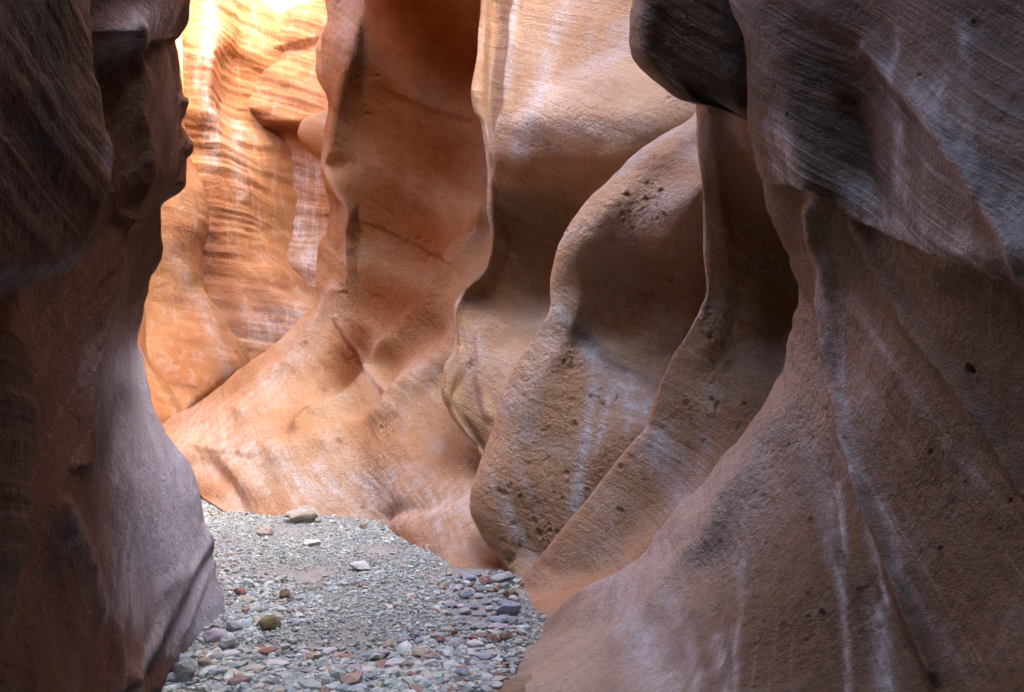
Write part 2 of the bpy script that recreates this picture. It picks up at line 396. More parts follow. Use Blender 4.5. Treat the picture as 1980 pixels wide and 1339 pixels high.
#@@WALLS
# ---------------- left wall
PXA = '-500:185 -100:180 0:176 60:170 120:166 150:172 180:186 240:190 290:208 330:205 370:190 400:184 430:180 480:166 505:155 520:135 540:80 560:25 600:-10 630:0 650:40 690:60 720:69 800:75 880:68 960:58 1050:46 1160:32 1250:5 1420:-60'
ridge_px = '-500:372 -100:372 0:368 40:363 70:346 80:341 130:346 190:346 200:352 250:350 290:357 300:351 350:350 370:340 400:310 470:312 520:300 560:286 600:275 650:262 690:274 770:292 830:318 870:340 920:368 980:392 1040:404 1100:416 1170:430 1250:436 1420:440'
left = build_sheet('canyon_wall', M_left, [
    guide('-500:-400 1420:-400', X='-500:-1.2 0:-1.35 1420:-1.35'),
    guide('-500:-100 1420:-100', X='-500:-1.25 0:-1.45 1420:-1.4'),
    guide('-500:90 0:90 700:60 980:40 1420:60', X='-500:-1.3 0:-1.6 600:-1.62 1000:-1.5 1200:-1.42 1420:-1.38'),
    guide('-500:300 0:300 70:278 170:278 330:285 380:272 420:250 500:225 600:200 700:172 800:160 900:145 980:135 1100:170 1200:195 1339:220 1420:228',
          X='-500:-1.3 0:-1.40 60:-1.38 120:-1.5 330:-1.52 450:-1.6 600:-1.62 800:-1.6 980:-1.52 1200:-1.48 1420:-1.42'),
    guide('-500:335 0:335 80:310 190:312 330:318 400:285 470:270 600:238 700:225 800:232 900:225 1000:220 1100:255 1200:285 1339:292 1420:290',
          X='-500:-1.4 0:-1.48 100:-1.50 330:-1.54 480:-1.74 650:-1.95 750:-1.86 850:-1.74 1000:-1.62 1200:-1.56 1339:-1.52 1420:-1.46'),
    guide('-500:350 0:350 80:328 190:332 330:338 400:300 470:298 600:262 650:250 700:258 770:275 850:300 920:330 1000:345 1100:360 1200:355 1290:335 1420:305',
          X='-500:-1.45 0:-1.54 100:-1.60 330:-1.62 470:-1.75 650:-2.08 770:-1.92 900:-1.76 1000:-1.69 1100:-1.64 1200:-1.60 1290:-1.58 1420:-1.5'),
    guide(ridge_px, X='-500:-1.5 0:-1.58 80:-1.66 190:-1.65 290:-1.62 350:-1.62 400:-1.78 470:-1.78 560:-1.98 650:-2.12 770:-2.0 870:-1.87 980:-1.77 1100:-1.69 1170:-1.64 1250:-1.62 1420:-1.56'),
    ], -500, 1420, [(3.5, 9.5), (5.3, 5.5), (6.2, 6.0), (7.5, 11.5), (20, 13.0)], ext=[(-0.35, -8), (-0.75, -3.5), (-1.25, 0.3)], ret=[(-0.12, 0.25), (-0.7, 0.6), (-2.4, 1.0), (-1.4, 1.5), (0.0, 1.6), (0.2, 1.6)],  # ret ends in an unseen chamber wall, added to bounce and block light
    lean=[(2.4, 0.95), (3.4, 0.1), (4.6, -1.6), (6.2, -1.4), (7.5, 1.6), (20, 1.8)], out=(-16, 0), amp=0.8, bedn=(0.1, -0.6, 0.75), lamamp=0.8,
    bare_sheen=[([(285, 720), (325, 900), (360, 1060), (385, 1180)], 80, 1.0), ([(340, 880), (375, 1000)], 60, 1.0)], pale=[([(340, 850), (370, 1000), (380, 1120)], 30, 0.5), ([(300, 760), (320, 900), (300, 1060)], 10, 0.7), ([(395, 1050), (370, 1150), (330, 1260)], 10, 0.9), ([(270, 800), (270, 1000), (250, 1180)], 45, 0.6),  # broad lines paint the bluish sky sheen of the foot as colour
          ([(400, 1040), (300, 1220), (250, 1339)], 14, 0.8), ([(300, 30), (220, 110)], 40, 0.6), ([(130, 1000), (260, 1339)], 16, 0.35)],  # the line on the upper ledge paints in its sky light
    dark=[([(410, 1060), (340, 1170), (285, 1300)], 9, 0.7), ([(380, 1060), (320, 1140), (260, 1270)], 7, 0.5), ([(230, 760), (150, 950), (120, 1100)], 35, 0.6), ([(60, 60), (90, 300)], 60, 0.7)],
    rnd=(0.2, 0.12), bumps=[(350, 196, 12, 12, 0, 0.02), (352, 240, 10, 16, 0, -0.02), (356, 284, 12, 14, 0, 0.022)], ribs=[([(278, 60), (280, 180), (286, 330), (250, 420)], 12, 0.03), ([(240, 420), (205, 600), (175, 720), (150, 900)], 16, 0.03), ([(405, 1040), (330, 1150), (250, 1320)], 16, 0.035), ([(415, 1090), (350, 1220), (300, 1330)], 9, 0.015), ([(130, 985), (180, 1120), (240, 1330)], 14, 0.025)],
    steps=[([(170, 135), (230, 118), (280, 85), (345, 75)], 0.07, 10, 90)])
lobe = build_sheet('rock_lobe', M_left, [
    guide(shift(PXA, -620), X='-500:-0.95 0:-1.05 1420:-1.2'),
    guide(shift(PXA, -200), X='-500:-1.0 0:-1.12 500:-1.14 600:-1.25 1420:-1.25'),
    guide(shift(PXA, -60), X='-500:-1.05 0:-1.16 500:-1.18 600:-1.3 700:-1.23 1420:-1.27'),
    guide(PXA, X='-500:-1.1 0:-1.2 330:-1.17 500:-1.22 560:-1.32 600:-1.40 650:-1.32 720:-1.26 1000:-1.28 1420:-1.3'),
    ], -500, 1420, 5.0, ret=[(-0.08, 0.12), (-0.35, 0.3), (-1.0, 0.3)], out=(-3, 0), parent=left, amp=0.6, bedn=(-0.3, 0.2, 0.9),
    dark=[([(60, 0), (90, 260)], 90, 1.0), ([(0, 350), (120, 380)], 60, 0.6), ([(20, 800), (30, 1100)], 50, 0.5)], pale=[([(0, 545), (100, 520), (170, 480)], 16, 0.5), ([(195, 270), (200, 330)], 10, 0.6)])  # broad dark lines put the lobe's deep shade into its colour
tag(left, 'dark maroon canyon wall with a lavender bulging foot beside the gravel', 'rock wall')
left['kind'] = 'thing'; lobe['label'] = 'dark overhanging lobe in the deepest shade'

# ---------------- near right wall
E1 = '-500:1385 -300:1395 0:1412 80:1440 150:1450 220:1453 330:1475 350:1481 440:1506 500:1530 540:1538 600:1548 640:1543 690:1530 740:1508 790:1480 860:1430 940:1365 990:1310 1040:1268 1058:1255 1086:1222 1119:1155 1160:1095 1207:1040 1260:985 1339:900 1420:815'
ledge = [(1495, 352), (1560, 372), (1640, 425), (1725, 466), (1830, 515), (1980, 575), (2200, 660)]
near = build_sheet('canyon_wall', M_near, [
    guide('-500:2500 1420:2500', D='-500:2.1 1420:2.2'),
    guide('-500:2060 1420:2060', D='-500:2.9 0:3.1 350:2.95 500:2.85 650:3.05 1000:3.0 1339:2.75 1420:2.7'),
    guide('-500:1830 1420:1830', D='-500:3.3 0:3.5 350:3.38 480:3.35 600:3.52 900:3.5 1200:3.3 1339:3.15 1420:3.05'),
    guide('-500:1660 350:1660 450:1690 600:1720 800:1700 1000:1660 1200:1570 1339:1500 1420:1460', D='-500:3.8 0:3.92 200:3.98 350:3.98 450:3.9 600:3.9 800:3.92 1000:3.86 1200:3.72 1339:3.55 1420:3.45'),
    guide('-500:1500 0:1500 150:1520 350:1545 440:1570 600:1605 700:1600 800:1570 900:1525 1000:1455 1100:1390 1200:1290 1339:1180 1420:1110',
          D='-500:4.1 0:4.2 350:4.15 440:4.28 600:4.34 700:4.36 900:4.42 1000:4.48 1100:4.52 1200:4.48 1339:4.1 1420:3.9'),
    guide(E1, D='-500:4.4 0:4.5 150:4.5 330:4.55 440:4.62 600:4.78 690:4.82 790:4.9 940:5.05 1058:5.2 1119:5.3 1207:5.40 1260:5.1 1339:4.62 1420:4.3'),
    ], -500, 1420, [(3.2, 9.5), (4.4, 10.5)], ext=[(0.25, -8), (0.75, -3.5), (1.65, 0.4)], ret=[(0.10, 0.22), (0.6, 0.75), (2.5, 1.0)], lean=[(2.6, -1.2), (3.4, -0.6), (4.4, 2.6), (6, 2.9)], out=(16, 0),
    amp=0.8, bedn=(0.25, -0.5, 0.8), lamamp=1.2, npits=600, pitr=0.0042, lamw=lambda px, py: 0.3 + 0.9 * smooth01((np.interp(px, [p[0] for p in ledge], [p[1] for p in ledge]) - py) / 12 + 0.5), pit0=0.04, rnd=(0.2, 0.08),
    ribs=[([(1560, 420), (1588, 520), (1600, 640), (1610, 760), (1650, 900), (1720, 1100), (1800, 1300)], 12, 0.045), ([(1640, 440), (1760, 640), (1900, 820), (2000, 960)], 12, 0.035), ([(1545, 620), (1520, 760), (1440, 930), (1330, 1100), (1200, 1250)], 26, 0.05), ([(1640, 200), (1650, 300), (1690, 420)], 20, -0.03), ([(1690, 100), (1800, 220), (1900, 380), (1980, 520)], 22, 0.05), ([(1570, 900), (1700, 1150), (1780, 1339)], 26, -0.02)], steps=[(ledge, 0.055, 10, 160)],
    bare_sheen=[([(1540, 740), (1400, 960), (1230, 1140), (1060, 1339)], 125, 1.0), ([(1150, 1250), (1250, 1339)], 90, 0.8)],
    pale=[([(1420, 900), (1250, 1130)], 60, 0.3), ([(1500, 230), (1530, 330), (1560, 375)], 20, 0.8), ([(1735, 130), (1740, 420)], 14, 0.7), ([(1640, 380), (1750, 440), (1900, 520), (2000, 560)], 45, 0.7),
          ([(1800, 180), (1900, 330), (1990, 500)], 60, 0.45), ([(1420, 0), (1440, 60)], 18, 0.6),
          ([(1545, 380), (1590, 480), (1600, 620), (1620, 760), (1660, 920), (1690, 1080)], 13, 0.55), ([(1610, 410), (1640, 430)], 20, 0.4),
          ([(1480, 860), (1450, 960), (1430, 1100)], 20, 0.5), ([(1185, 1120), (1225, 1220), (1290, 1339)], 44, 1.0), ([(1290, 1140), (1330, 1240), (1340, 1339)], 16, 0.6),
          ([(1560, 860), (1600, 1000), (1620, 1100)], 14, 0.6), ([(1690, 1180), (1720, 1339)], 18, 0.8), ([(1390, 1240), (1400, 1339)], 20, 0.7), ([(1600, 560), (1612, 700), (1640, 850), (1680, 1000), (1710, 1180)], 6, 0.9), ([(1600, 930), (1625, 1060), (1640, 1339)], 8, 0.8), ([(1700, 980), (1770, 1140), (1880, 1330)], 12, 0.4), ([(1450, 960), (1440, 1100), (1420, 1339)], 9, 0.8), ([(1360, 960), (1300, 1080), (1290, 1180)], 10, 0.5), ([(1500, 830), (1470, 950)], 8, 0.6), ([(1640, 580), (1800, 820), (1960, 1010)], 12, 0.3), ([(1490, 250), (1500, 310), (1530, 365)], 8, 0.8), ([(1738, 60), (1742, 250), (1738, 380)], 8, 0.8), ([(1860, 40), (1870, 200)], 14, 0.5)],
    dark=[([(1560, 60), (1640, 200), (1700, 400)], 30, 0.25)],  # darkening painted along the crease of the fold
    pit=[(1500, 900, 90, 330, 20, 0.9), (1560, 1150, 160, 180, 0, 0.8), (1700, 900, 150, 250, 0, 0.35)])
M_alc = M_near
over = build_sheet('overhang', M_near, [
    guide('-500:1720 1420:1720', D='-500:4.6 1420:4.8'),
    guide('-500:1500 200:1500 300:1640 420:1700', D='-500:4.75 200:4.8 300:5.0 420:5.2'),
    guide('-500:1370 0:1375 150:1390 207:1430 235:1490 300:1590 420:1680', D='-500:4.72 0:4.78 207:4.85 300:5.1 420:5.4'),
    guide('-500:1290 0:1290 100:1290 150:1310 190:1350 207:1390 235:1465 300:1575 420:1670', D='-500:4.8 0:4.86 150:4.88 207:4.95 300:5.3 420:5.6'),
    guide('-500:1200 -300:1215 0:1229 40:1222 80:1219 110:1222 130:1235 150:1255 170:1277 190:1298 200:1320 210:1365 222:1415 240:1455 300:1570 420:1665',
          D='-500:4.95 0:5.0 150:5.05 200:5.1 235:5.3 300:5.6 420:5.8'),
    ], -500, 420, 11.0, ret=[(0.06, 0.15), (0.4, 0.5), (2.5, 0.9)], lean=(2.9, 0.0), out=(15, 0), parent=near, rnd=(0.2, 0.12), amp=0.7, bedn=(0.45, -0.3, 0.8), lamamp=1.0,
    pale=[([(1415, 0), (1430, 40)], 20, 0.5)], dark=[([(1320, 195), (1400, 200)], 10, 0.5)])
tag(near, 'brown laminated near wall with a jagged ledge above a smooth shaded face', 'rock wall')
near['kind'] = 'thing'; over['label'] = 'dark overhanging brow'

# ---------------- second fin with the dark alcove
fin = build_sheet('rock_fin', M_mid, [
    guide('-500:1900 1300:1900', D='-500:5.0 1300:5.2'),
    guide('-500:1640 1300:1640', D='-500:5.2 300:5.6 1300:5.7'),
    guide('-500:1480 230:1480 400:1500 560:1520 700:1500 800:1460 900:1420 1000:1340 1100:1250 1200:1180 1300:1120', D='-500:5.2 0:5.3 200:5.4 350:5.75 500:6.1 600:6.12 700:6.0 800:5.82 1000:5.62 1100:5.6 1200:5.3 1300:5.0'),
    guide('-500:1400 230:1400 400:1415 560:1428 650:1418 700:1400 800:1385 900:1330 1000:1240 1100:1150 1200:1090 1300:1060', D='-500:5.4 0:5.5 230:5.65 400:5.98 560:6.08 700:5.98 800:5.85 900:5.84 1000:5.86 1100:5.88 1200:5.42 1300:5.2'),
    guide('-500:1330 100:1335 230:1345 300:1352 400:1362 480:1367 560:1371 600:1356 640:1335 690:1300 730:1282 760:1270 800:1258 830:1250 870:1215 900:1190 960:1140 1030:1080 1090:1032 1140:1000 1165:1003 1200:1008 1300:1010',
          D='-500:5.55 0:5.6 230:5.75 400:5.93 560:6.0 700:5.98 830:6.02 1000:6.1 1140:6.14 1165:5.85 1200:5.62 1300:5.5'),
    ], -500, 1300, 11.0, ret=[(0.08, 0.2), (0.6, 0.6), (3.0, 1.0)], lean=(2.4, 0), out=(15, 0), rnd=(0.15, 0.03), amp=0.6, bedn=(0.45, -0.1, 0.9), lamamp=0.25,
    npits=800, pitr=0.0062, pit=[(1385, 620, 40, 170, 0, 1.0), (1450, 560, 110, 160, 0, 0.7), (1330, 780, 70, 120, 20, 0.45)],
    pale=[([(1265, 850), (1300, 900), (1340, 985)], 36, 0.9), ([(1380, 760), (1350, 900)], 20, 0.5), ([(1180, 960), (1160, 1060)], 30, 0.35)])
tag(fin, 'smooth tan rock fin in front of the dark pitted alcove', 'rock fin'); 

# ---------------- third buttress: pitted overhanging bulge
bulge = build_sheet('rock_buttress', M_mid, [
    guide('-500:1900 1150:1900', D='-500:6.0 1150:6.0'),
    guide('-500:1560 1150:1560', D='-500:6.3 230:6.35 590:6.6 1150:6.35'),
    guide('-500:1500 100:1500 230:1470 330:1390 420:1330 590:1290 690:1270 760:1220 840:1190 950:1130 1060:1080 1150:1100', D='-500:6.3 230:6.33 330:6.33 450:6.5 590:6.98 680:7.05 760:6.8 840:6.6 950:6.52 1060:6.5 1150:6.3'),
    guide('-500:1450 100:1440 180:1410 230:1395 330:1290 420:1210 480:1180 590:1160 690:1120 760:1085 840:1060 950:1030 1060:1020 1150:1040', D='-500:6.55 230:6.66 330:6.66 450:6.80 560:7.15 640:7.24 690:7.02 760:6.82 840:6.7 950:6.6 1060:6.6 1150:6.3'),
    guide('-500:1425 100:1400 180:1370 230:1335 280:1265 330:1200 380:1145 420:1110 450:1090 480:1076 520:1066 550:1062 590:1066 610:1060 640:1042 690:1010 760:975 840:945 890:930 950:915 985:916 1020:930 1060:950 1095:968 1150:985',
          D='-500:6.8 100:6.9 230:7.0 330:7.05 420:7.1 550:7.15 590:7.1 690:7.0 840:6.9 950:6.8 1060:6.75 1095:6.75 1150:6.5'),
    ], -500, 1150, 11.0, ret=[(0.03, 0.15), (0.25, 0.5), (2.5, 1.2)], lean=(2.1, 0), out=(15, 0), rnd=(0.34, 0.11), amp=0.7, bedn=(0.4, -0.1, 0.9), lamamp=0.5,
    npits=2600, pitr=0.0062, pit=[(1240, 480, 160, 220, 0, 1.0), (1100, 780, 120, 200, 0, 0.8), (1000, 950, 90, 120, 0, 0.5)],
    pale=[([(1085, 610), (1140, 680), (1200, 740), (1250, 790)], 34, 1.0), ([(1190, 730), (1170, 800), (1150, 870)], 12, 0.9), ([(1230, 760), (1215, 830)], 9, 0.9), ([(1075, 640), (1030, 760), (1000, 860)], 22, 0.6), ([(1150, 690), (1140, 800), (1110, 1000)], 14, 1.0), ([(1060, 640), (1030, 700)], 30, 0.4),
          ([(955, 940), (1005, 1040), (1030, 1080)], 16, 1.0), ([(1000, 900), (1040, 1000)], 10, 0.6), ([(940, 900), (990, 1010)], 9, 0.5)],
    dark=[([(1110, 640), (1180, 700), (1270, 745)], 14, 0.6)])
tag(bulge, 'bulging pitted buttress with purplish brown overhang and pale streaks below', 'rock buttress')

# ---------------- fourth buttress: tall pale fluted face
pale_b = build_sheet('rock_buttress', M_mid, [
    guide('-500:1750 1050:1750', D='-500:6.8 1050:6.8'),
    guide('-500:1400 1050:1400', D='-500:7.0 0:7.15 230:7.1 330:7.3 1050:7.2'),
    guide('-500:1260 0:1260 150:1260 230:1250 330:1220 500:1200 1050:1200', D='-500:8.5 0:7.85 120:7.55 230:7.2 300:7.3 380:7.75 500:8.0 700:7.8 1050:7.5'),
    guide('-500:1110 0:1110 150:1090 260:1065 330:1060 450:1052 560:1040 640:1020 700:1000 850:985 1050:1010', D='-500:8.8 0:8.2 150:7.9 240:7.6 300:7.66 380:8.2 450:8.6 560:8.65 640:8.25 700:7.88 850:7.6 1050:7.4'),
    guide('-500:1005 0:1000 100:990 200:985 280:968 350:972 450:985 560:985 640:960 700:935 800:930 876:945 950:985 1050:1005', D='-500:8.8 0:8.3 200:8.0 280:7.98 350:8.12 450:8.62 560:8.65 640:8.2 700:8.0 800:7.85 876:7.8 1050:7.6'),
    guide('-500:960 0:958 100:952 200:945 280:953 350:957 450:962 520:955 565:915 605:895 675:893 749:885 800:895 876:936 950:975 1050:1003', D='-500:9.0 0:8.6 200:8.35 280:8.22 350:8.22 450:8.42 565:8.4 640:8.22 708:8.05 876:7.85 1050:7.65'),
    guide('-500:930 0:925 60:922 120:920 170:914 205:914 218:918 235:928 250:931 300:940 350:945 400:943 450:948 470:950 500:944 520:935 545:912 565:888 605:873 640:875 675:871 708:856 749:853 794:867 839:897 876:927 950:968 1050:1000',
          D='-500:8.8 0:8.5 200:8.28 400:8.3 470:8.28 565:8.3 605:8.27 708:8.1 794:8.0 876:7.88 950:7.8 1050:7.7'),
    ], -500, 1050, 12.0, ret=[(0.05, 0.15), (0.5, 0.6), (2.5, 1.0), (6, 1)], lean=(0.9, 0), out=(15, 0), rnd=(0.1, 0.06), ribs=[([(1003, 0), (990, 120), (968, 270), (955, 350)], 7, 0.06), ([(1190, 150), (1090, 195), (1010, 240)], 34, 0.05), ([(930, 640), (925, 720), (945, 800)], 10, 0.04), ([(900, 700), (880, 790), (925, 860)], 8, -0.04)], amp=0.7, bedn=(0.4, -0.1, 0.9), lamamp=0.5,
    npits=600, pitr=0.0065, pit=[(1050, 420, 90, 160, 0, 0.6), (1150, 180, 80, 150, 0, 0.4), (930, 620, 60, 120, 0, 0.6)],
    pale=[([(1090, 20), (1065, 110), (1035, 210), (1005, 300)], 18, 0.9), ([(1000, 0), (990, 130), (965, 270), (950, 350)], 6, 0.8), ([(1040, 205), (1120, 170), (1180, 140)], 30, 0.35), ([(900, 720), (935, 790)], 8, 0.5)],
    dark=[([(1010, 330), (1040, 280), (1080, 300)], 20, 0.4)])
tag(pale_b, 'tall pale fluted buttress with dark hollow beneath its middle', 'rock buttress')

# ---------------- fifth buttress: orange face and long apron
S5 = '-500:640 -200:632 0:627 40:632 55:628 80:622 120:622 150:624 180:628 200:632 230:628 260:625 310:620 330:619 350:624 400:632 440:630 480:615 520:610 555:607 570:610 600:590 640:558 690:500 740:437 790:365 815:320 860:300 900:320 950:370 1000:440 1060:455'
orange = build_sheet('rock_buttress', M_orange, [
    guide('-500:1300 1150:1300', D='-500:8.6 1150:8.4'),
    guide('-500:1010 1150:1010', D='-500:8.0 -120:9.2 0:10.0 300:10.5 430:10.0 520:9.4 600:9.05 800:8.4 950:7.6 1097:6.76 1150:6.5'),
    guide('-500:900 1150:900', D='-500:7.9 -120:9.3 0:10.1 200:10.9 370:10.8 450:10.25 520:9.7 570:9.4 700:8.95 800:8.6 900:8.1 1000:7.4 1095:6.79 1150:6.5'),
    guide('-500:800 600:800 800:780 1000:800 1150:800', D='-500:8.0 -120:9.5 0:10.3 200:11.0 420:11.0 500:10.75 560:10.3 620:9.85 700:9.45 760:9.2 800:9.0 900:8.5 1000:7.85 1055:7.49 1150:7.0'),
    guide('-500:710 600:700 1060:700 1150:690', D='-500:8.6 -120:10.0 0:10.7 200:11.15 420:11.1 560:10.8 650:10.45 700:10.3 740:9.95 800:9.5 880:9.1 950:8.85 1003:8.66 1150:8.0'),
    guide('-500:725 -100:720 0:705 95:682 165:662 230:650 295:641 320:630 350:640 415:673 450:668 550:668 610:660 680:620 740:560 800:510 880:500 950:510 1003:560 1150:560',
          D='-500:9.6 -120:10.5 0:10.8 165:10.95 295:11.05 320:11.2 350:11.0 415:10.8 550:10.7 610:10.65 680:10.6 740:10.45 800:10.1 880:9.5 950:9.05 1003:8.72 1150:8.2'),
    guide(S5, D='-500:11.5 0:11.6 200:11.6 320:11.5 440:11.4 555:11.3 600:11.2 640:11.1 690:11.2 740:11.4 790:11.8 815:12.0 860:11.3 900:10.9 950:10.0 1000:8.95 1060:8.6'),
    ], -500, 1150, 9.8, ret=[(-0.02, 0.25), (0.3, 0.9), (3.0, 2.0), (8.0, 2.5)], lean=(-0.9, -2.1), out=(14, 6), amp=0.9, bedn=(0.55, -0.1, 0.83), lamamp=0.8,  # unseen top leans out to shade the face below
    steps=[([(715, 160), (800, 200), (925, 240)], 0.05, 14, 120), ([(680, 420), (760, 450), (860, 505), (900, 535)], 0.035, 8, 70), ([(340, 862), (480, 878), (540, 868)], 0.04, 14, 40)],
    npits=1300, pitr=0.0085, pit=[(760, 560, 120, 110, -30, 0.9), (650, 720, 60, 60, 0, 0.8), (700, 930, 220, 70, 0, 0.35)],
    rnd=(0.15, 0.05), dark=[([(720, 200), (840, 300)], 150, 1.0), ([(740, 400), (830, 460)], 130, 1.0), ([(790, 0), (900, 120)], 120, 1.0), ([(730, 560), (800, 590)], 85, 0.95), ([(690, 640), (665, 710)], 38, 0.9), ([(850, 540), (930, 440)], 40, 0.8)],  # dark lines put the shade of the recessed face and hollow into colour
    ribs=[([(930, 420), (895, 500), (860, 545), (790, 625), (720, 700), (660, 765), (580, 830)], 16, 0.10), ([(905, 600), (860, 690), (770, 775), (650, 835), (540, 885)], 24, 0.10), ([(840, 640), (740, 730), (690, 790)], 26, -0.08), ([(700, 800), (600, 860)], 30, -0.05), ([(655, 620), (690, 690), (735, 750)], 6, 0.04), ([(640, 560), (600, 650), (540, 720), (460, 790)], 14, 0.06), ([(880, 620), (930, 760)], 20, -0.05), ([(935, 900), (900, 950), (830, 975), (745, 1000)], 14, -0.05), ([(940, 950), (860, 1000), (790, 1030)], 30, 0.05), ([(470, 1000), (440, 930), (380, 880)], 22, -0.05), ([(345, 868), (420, 880), (470, 930)], 20, 0.05)],
    bumps=[(665, 725, 60, 38, -50, -0.16)],
    pale=[([(400, 840), (560, 930), (760, 960), (900, 1000)], 60, 0.8), ([(640, 600), (590, 680), (480, 790)], 30, 0.5), ([(760, 770), (860, 720)], 40, 0.4), ([(655, 640), (700, 700), (722, 740)], 5, 0.7), ([(350, 880), (480, 900), (470, 980)], 40, 0.6), ([(560, 990), (760, 990)], 22, 0.5), ([(930, 960), (830, 1010)], 26, 0.3),  # broad pale lines paint the sky-lit brightness of the apron
          ([(640, 560), (600, 640)], 18, 0.5)])
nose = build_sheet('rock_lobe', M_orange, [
    guide('-300:900 600:900', D='-300:12.3 600:12.3'),
    guide('-300:760 600:760', D='-300:12.4 600:12.4'),
    guide('-300:690 60:668 120:660 180:672 215:668 230:650 250:628 265:628 290:636 312:652 330:675 600:700', D='-300:12.7 250:12.65 600:12.9'),
    guide('-300:645 40:637 55:630 75:617 100:612 130:612 160:617 180:628 195:637 210:632 218:610 230:588 245:577 258:575 270:579 285:588 300:603 312:625 325:650 600:690', D='-300:13.0 250:13.1 600:13.1'),
    ], -300, 600, 12.0, ret=[(0.05, 0.25), (0.6, 0.6), (4, 1)], out=(14, 3), parent=orange, amp=0.5, nsm=2)
tag(orange, 'deep orange rock face whose pale slope sweeps down to the gravel', 'rock buttress')
nose['label'] = 'rounded shaded rock nose'

# ---------------- far left slope
slope = build_sheet('rock_slope', M_far, [
    guide('-100:60 900:60', D='-100:12.0 400:12 900:11.5'),
    guide('-100:230 900:230', D='-100:13.0 400:12.8 600:12.8 700:12.4 900:11.8'),
    guide('-100:300 330:310 430:330 500:320 600:310 700:350 800:360 900:360', D='-100:13.3 400:13.2 500:13.1 600:13.0 700:12.7 800:12.2 900:11.8'),
    guide('-100:325 330:340 430:362 500:350 600:352 660:400 700:430 740:420 800:370 900:360', D='-100:13.6 330:13.5 500:13.4 600:13.2 680:13.0 740:12.8 800:12.5 900:12.0'),
    guide('-100:330 250:335 300:345 330:358 370:377 430:384 500:372 555:373 600:400 645:428 678:457 708:468 725:462 740:446 800:385 900:370', D='-100:13.9 500:13.7 600:13.6 708:13.4 740:13.2 800:12.8 900:12.4'),
    ], -100, 900, 7.0, ret=[(0.0, 0.3), (-0.3, 1.0), (-3, 2.5)], out=(-14, 2), amp=1.0, bedn=(0.25, 0, 0.95), lamamp=0.6,
    pale=[([(330, 480), (400, 620), (440, 720)], 12, 0.5)])
toe = build_sheet('slope_toe', M_far, [
    guide('500:40 900:40', D='500:11.2 900:10.8'),
    guide('500:230 900:230', D='500:12.2 700:12.0 900:11.2'),
    guide('500:255 650:268 690:280 708:292 768:330 800:345 900:350', D='500:12.6 900:11.9'),
    guide('500:262 650:275 690:290 708:302 768:348 790:362 900:366', D='500:12.8 700:12.6 800:12.4 900:12.1'),
    ], 500, 900, 1.7, ret=[(0.0, 0.3), (-0.2, 0.8), (-3, 1)], parent=slope, amp=0.5)
tag(slope, 'sunlit salmon slope folded beside the banded back wall', 'rock slope')

# ---------------- far walls
farA = build_sheet('canyon_wall', M_far, [
    guide('-900:100 800:100', D='-900:14.6 800:14.0'),
    guide('-900:300 800:330', D='-900:15.2 200:15.0 800:14.6'),
    guide('-900:385 0:385 200:390 500:410 640:440 800:460', D='-900:16.2 0:15.4 120:15.15 200:15.1 300:15.3 500:15.3 640:15.0 800:14.7'),
    guide('-900:425 0:420 200:412 300:425 500:445 640:500 800:540', D='-900:16.5 0:15.7 120:15.3 250:15.35 380:15.5 500:15.45 640:15.1 800:14.8'),
    guide('-900:470 -100:446 0:445 50:448 95:442 125:432 200:430 245:440 280:460 325:470 390:475 440:478 485:490 525:520 560:550 590:590 640:640 800:700',
          D='-900:16.9 0:16.0 120:15.8 250:15.8 500:15.7 590:15.5 800:15.0'),
    ], -900, 800, 16.0, ret=[(0.05, 0.3), (0.6, 0.8), (5, 1.5)], lean=(0.0, 1.5), out=(-5, 14), amp=1.4, bedn=(0.2, 0, 1), lamamp=2.2, warp=0.2, nsm=3,
    dark=[([(410, 390), (425, 520), (450, 620)], 42, 0.85), ([(480, 560), (520, 600)], 30, 0.6), ([(370, 130), (430, 170)], 30, 0.6)], pale=[([(405, 0), (395, 150), (410, 260), (405, 330)], 14, 0.8), ([(400, 400), (430, 640), (450, 700)], 10, 0.7), ([(455, 240), (470, 380)], 12, 0.6), ([(440, 640), (560, 620)], 40, 0.7)])
tag(farA, 'orange banded wall in the sunny bend with a jagged edge', 'rock wall'); farA['kind'] = 'thing'
farB = build_sheet('canyon_wall', M_far, [
    guide('-900:250 800:250', D='-900:17.5 800:16.5'),
    guide('-900:430 800:430', D='-900:18.6 0:17.3 60:17.0 205:16.5 235:17.0 300:17.1 500:17.0 800:16.4'),
    guide('-900:540 800:540', D='-900:18.4 0:17.1 90:16.8 230:16.3 262:16.8 340:16.9 440:16.8 520:16.4 800:15.9'),
    guide('-900:640 800:640', D='-900:18.2 0:16.9 90:16.6 265:16.1 295:16.5 380:16.6 500:16.4 800:15.7'),
    guide('-900:760 800:760', D='-900:17.6 0:16.2 265:15.6 800:15.2'),
    guide('-900:1050 800:1050', D='-900:16.5 800:14.5'),
    ], -900, 800, 16.0, lean=(0, 1.5), out=(3, 14), amp=1.4, bedn=(0.26, 0, 0.97), lamamp=2.4, warp=0.15,
    steps=[([(440, 95), (505, 105), (560, 85), (700, 60)], 0.15, 10, 40)],
    pale=[([(500, 300), (510, 460)], 8, 0.7), ([(560, 290), (570, 420)], 10, 0.6), ([(500, 330), (570, 420), (610, 540)], 46, 0.75), ([(480, 270), (600, 340)], 40, 0.8)],
    dark=[([(490, 400), (520, 470), (560, 540)], 26, 0.9), ([(470, 110), (560, 180), (620, 190)], 30, 0.6), ([(450, 205), (540, 245), (620, 280)], 14, 0.8)])
tag(farB, 'pink and gold back wall closing the view at the sunny bend', 'rock wall'); farB['kind'] = 'thing'

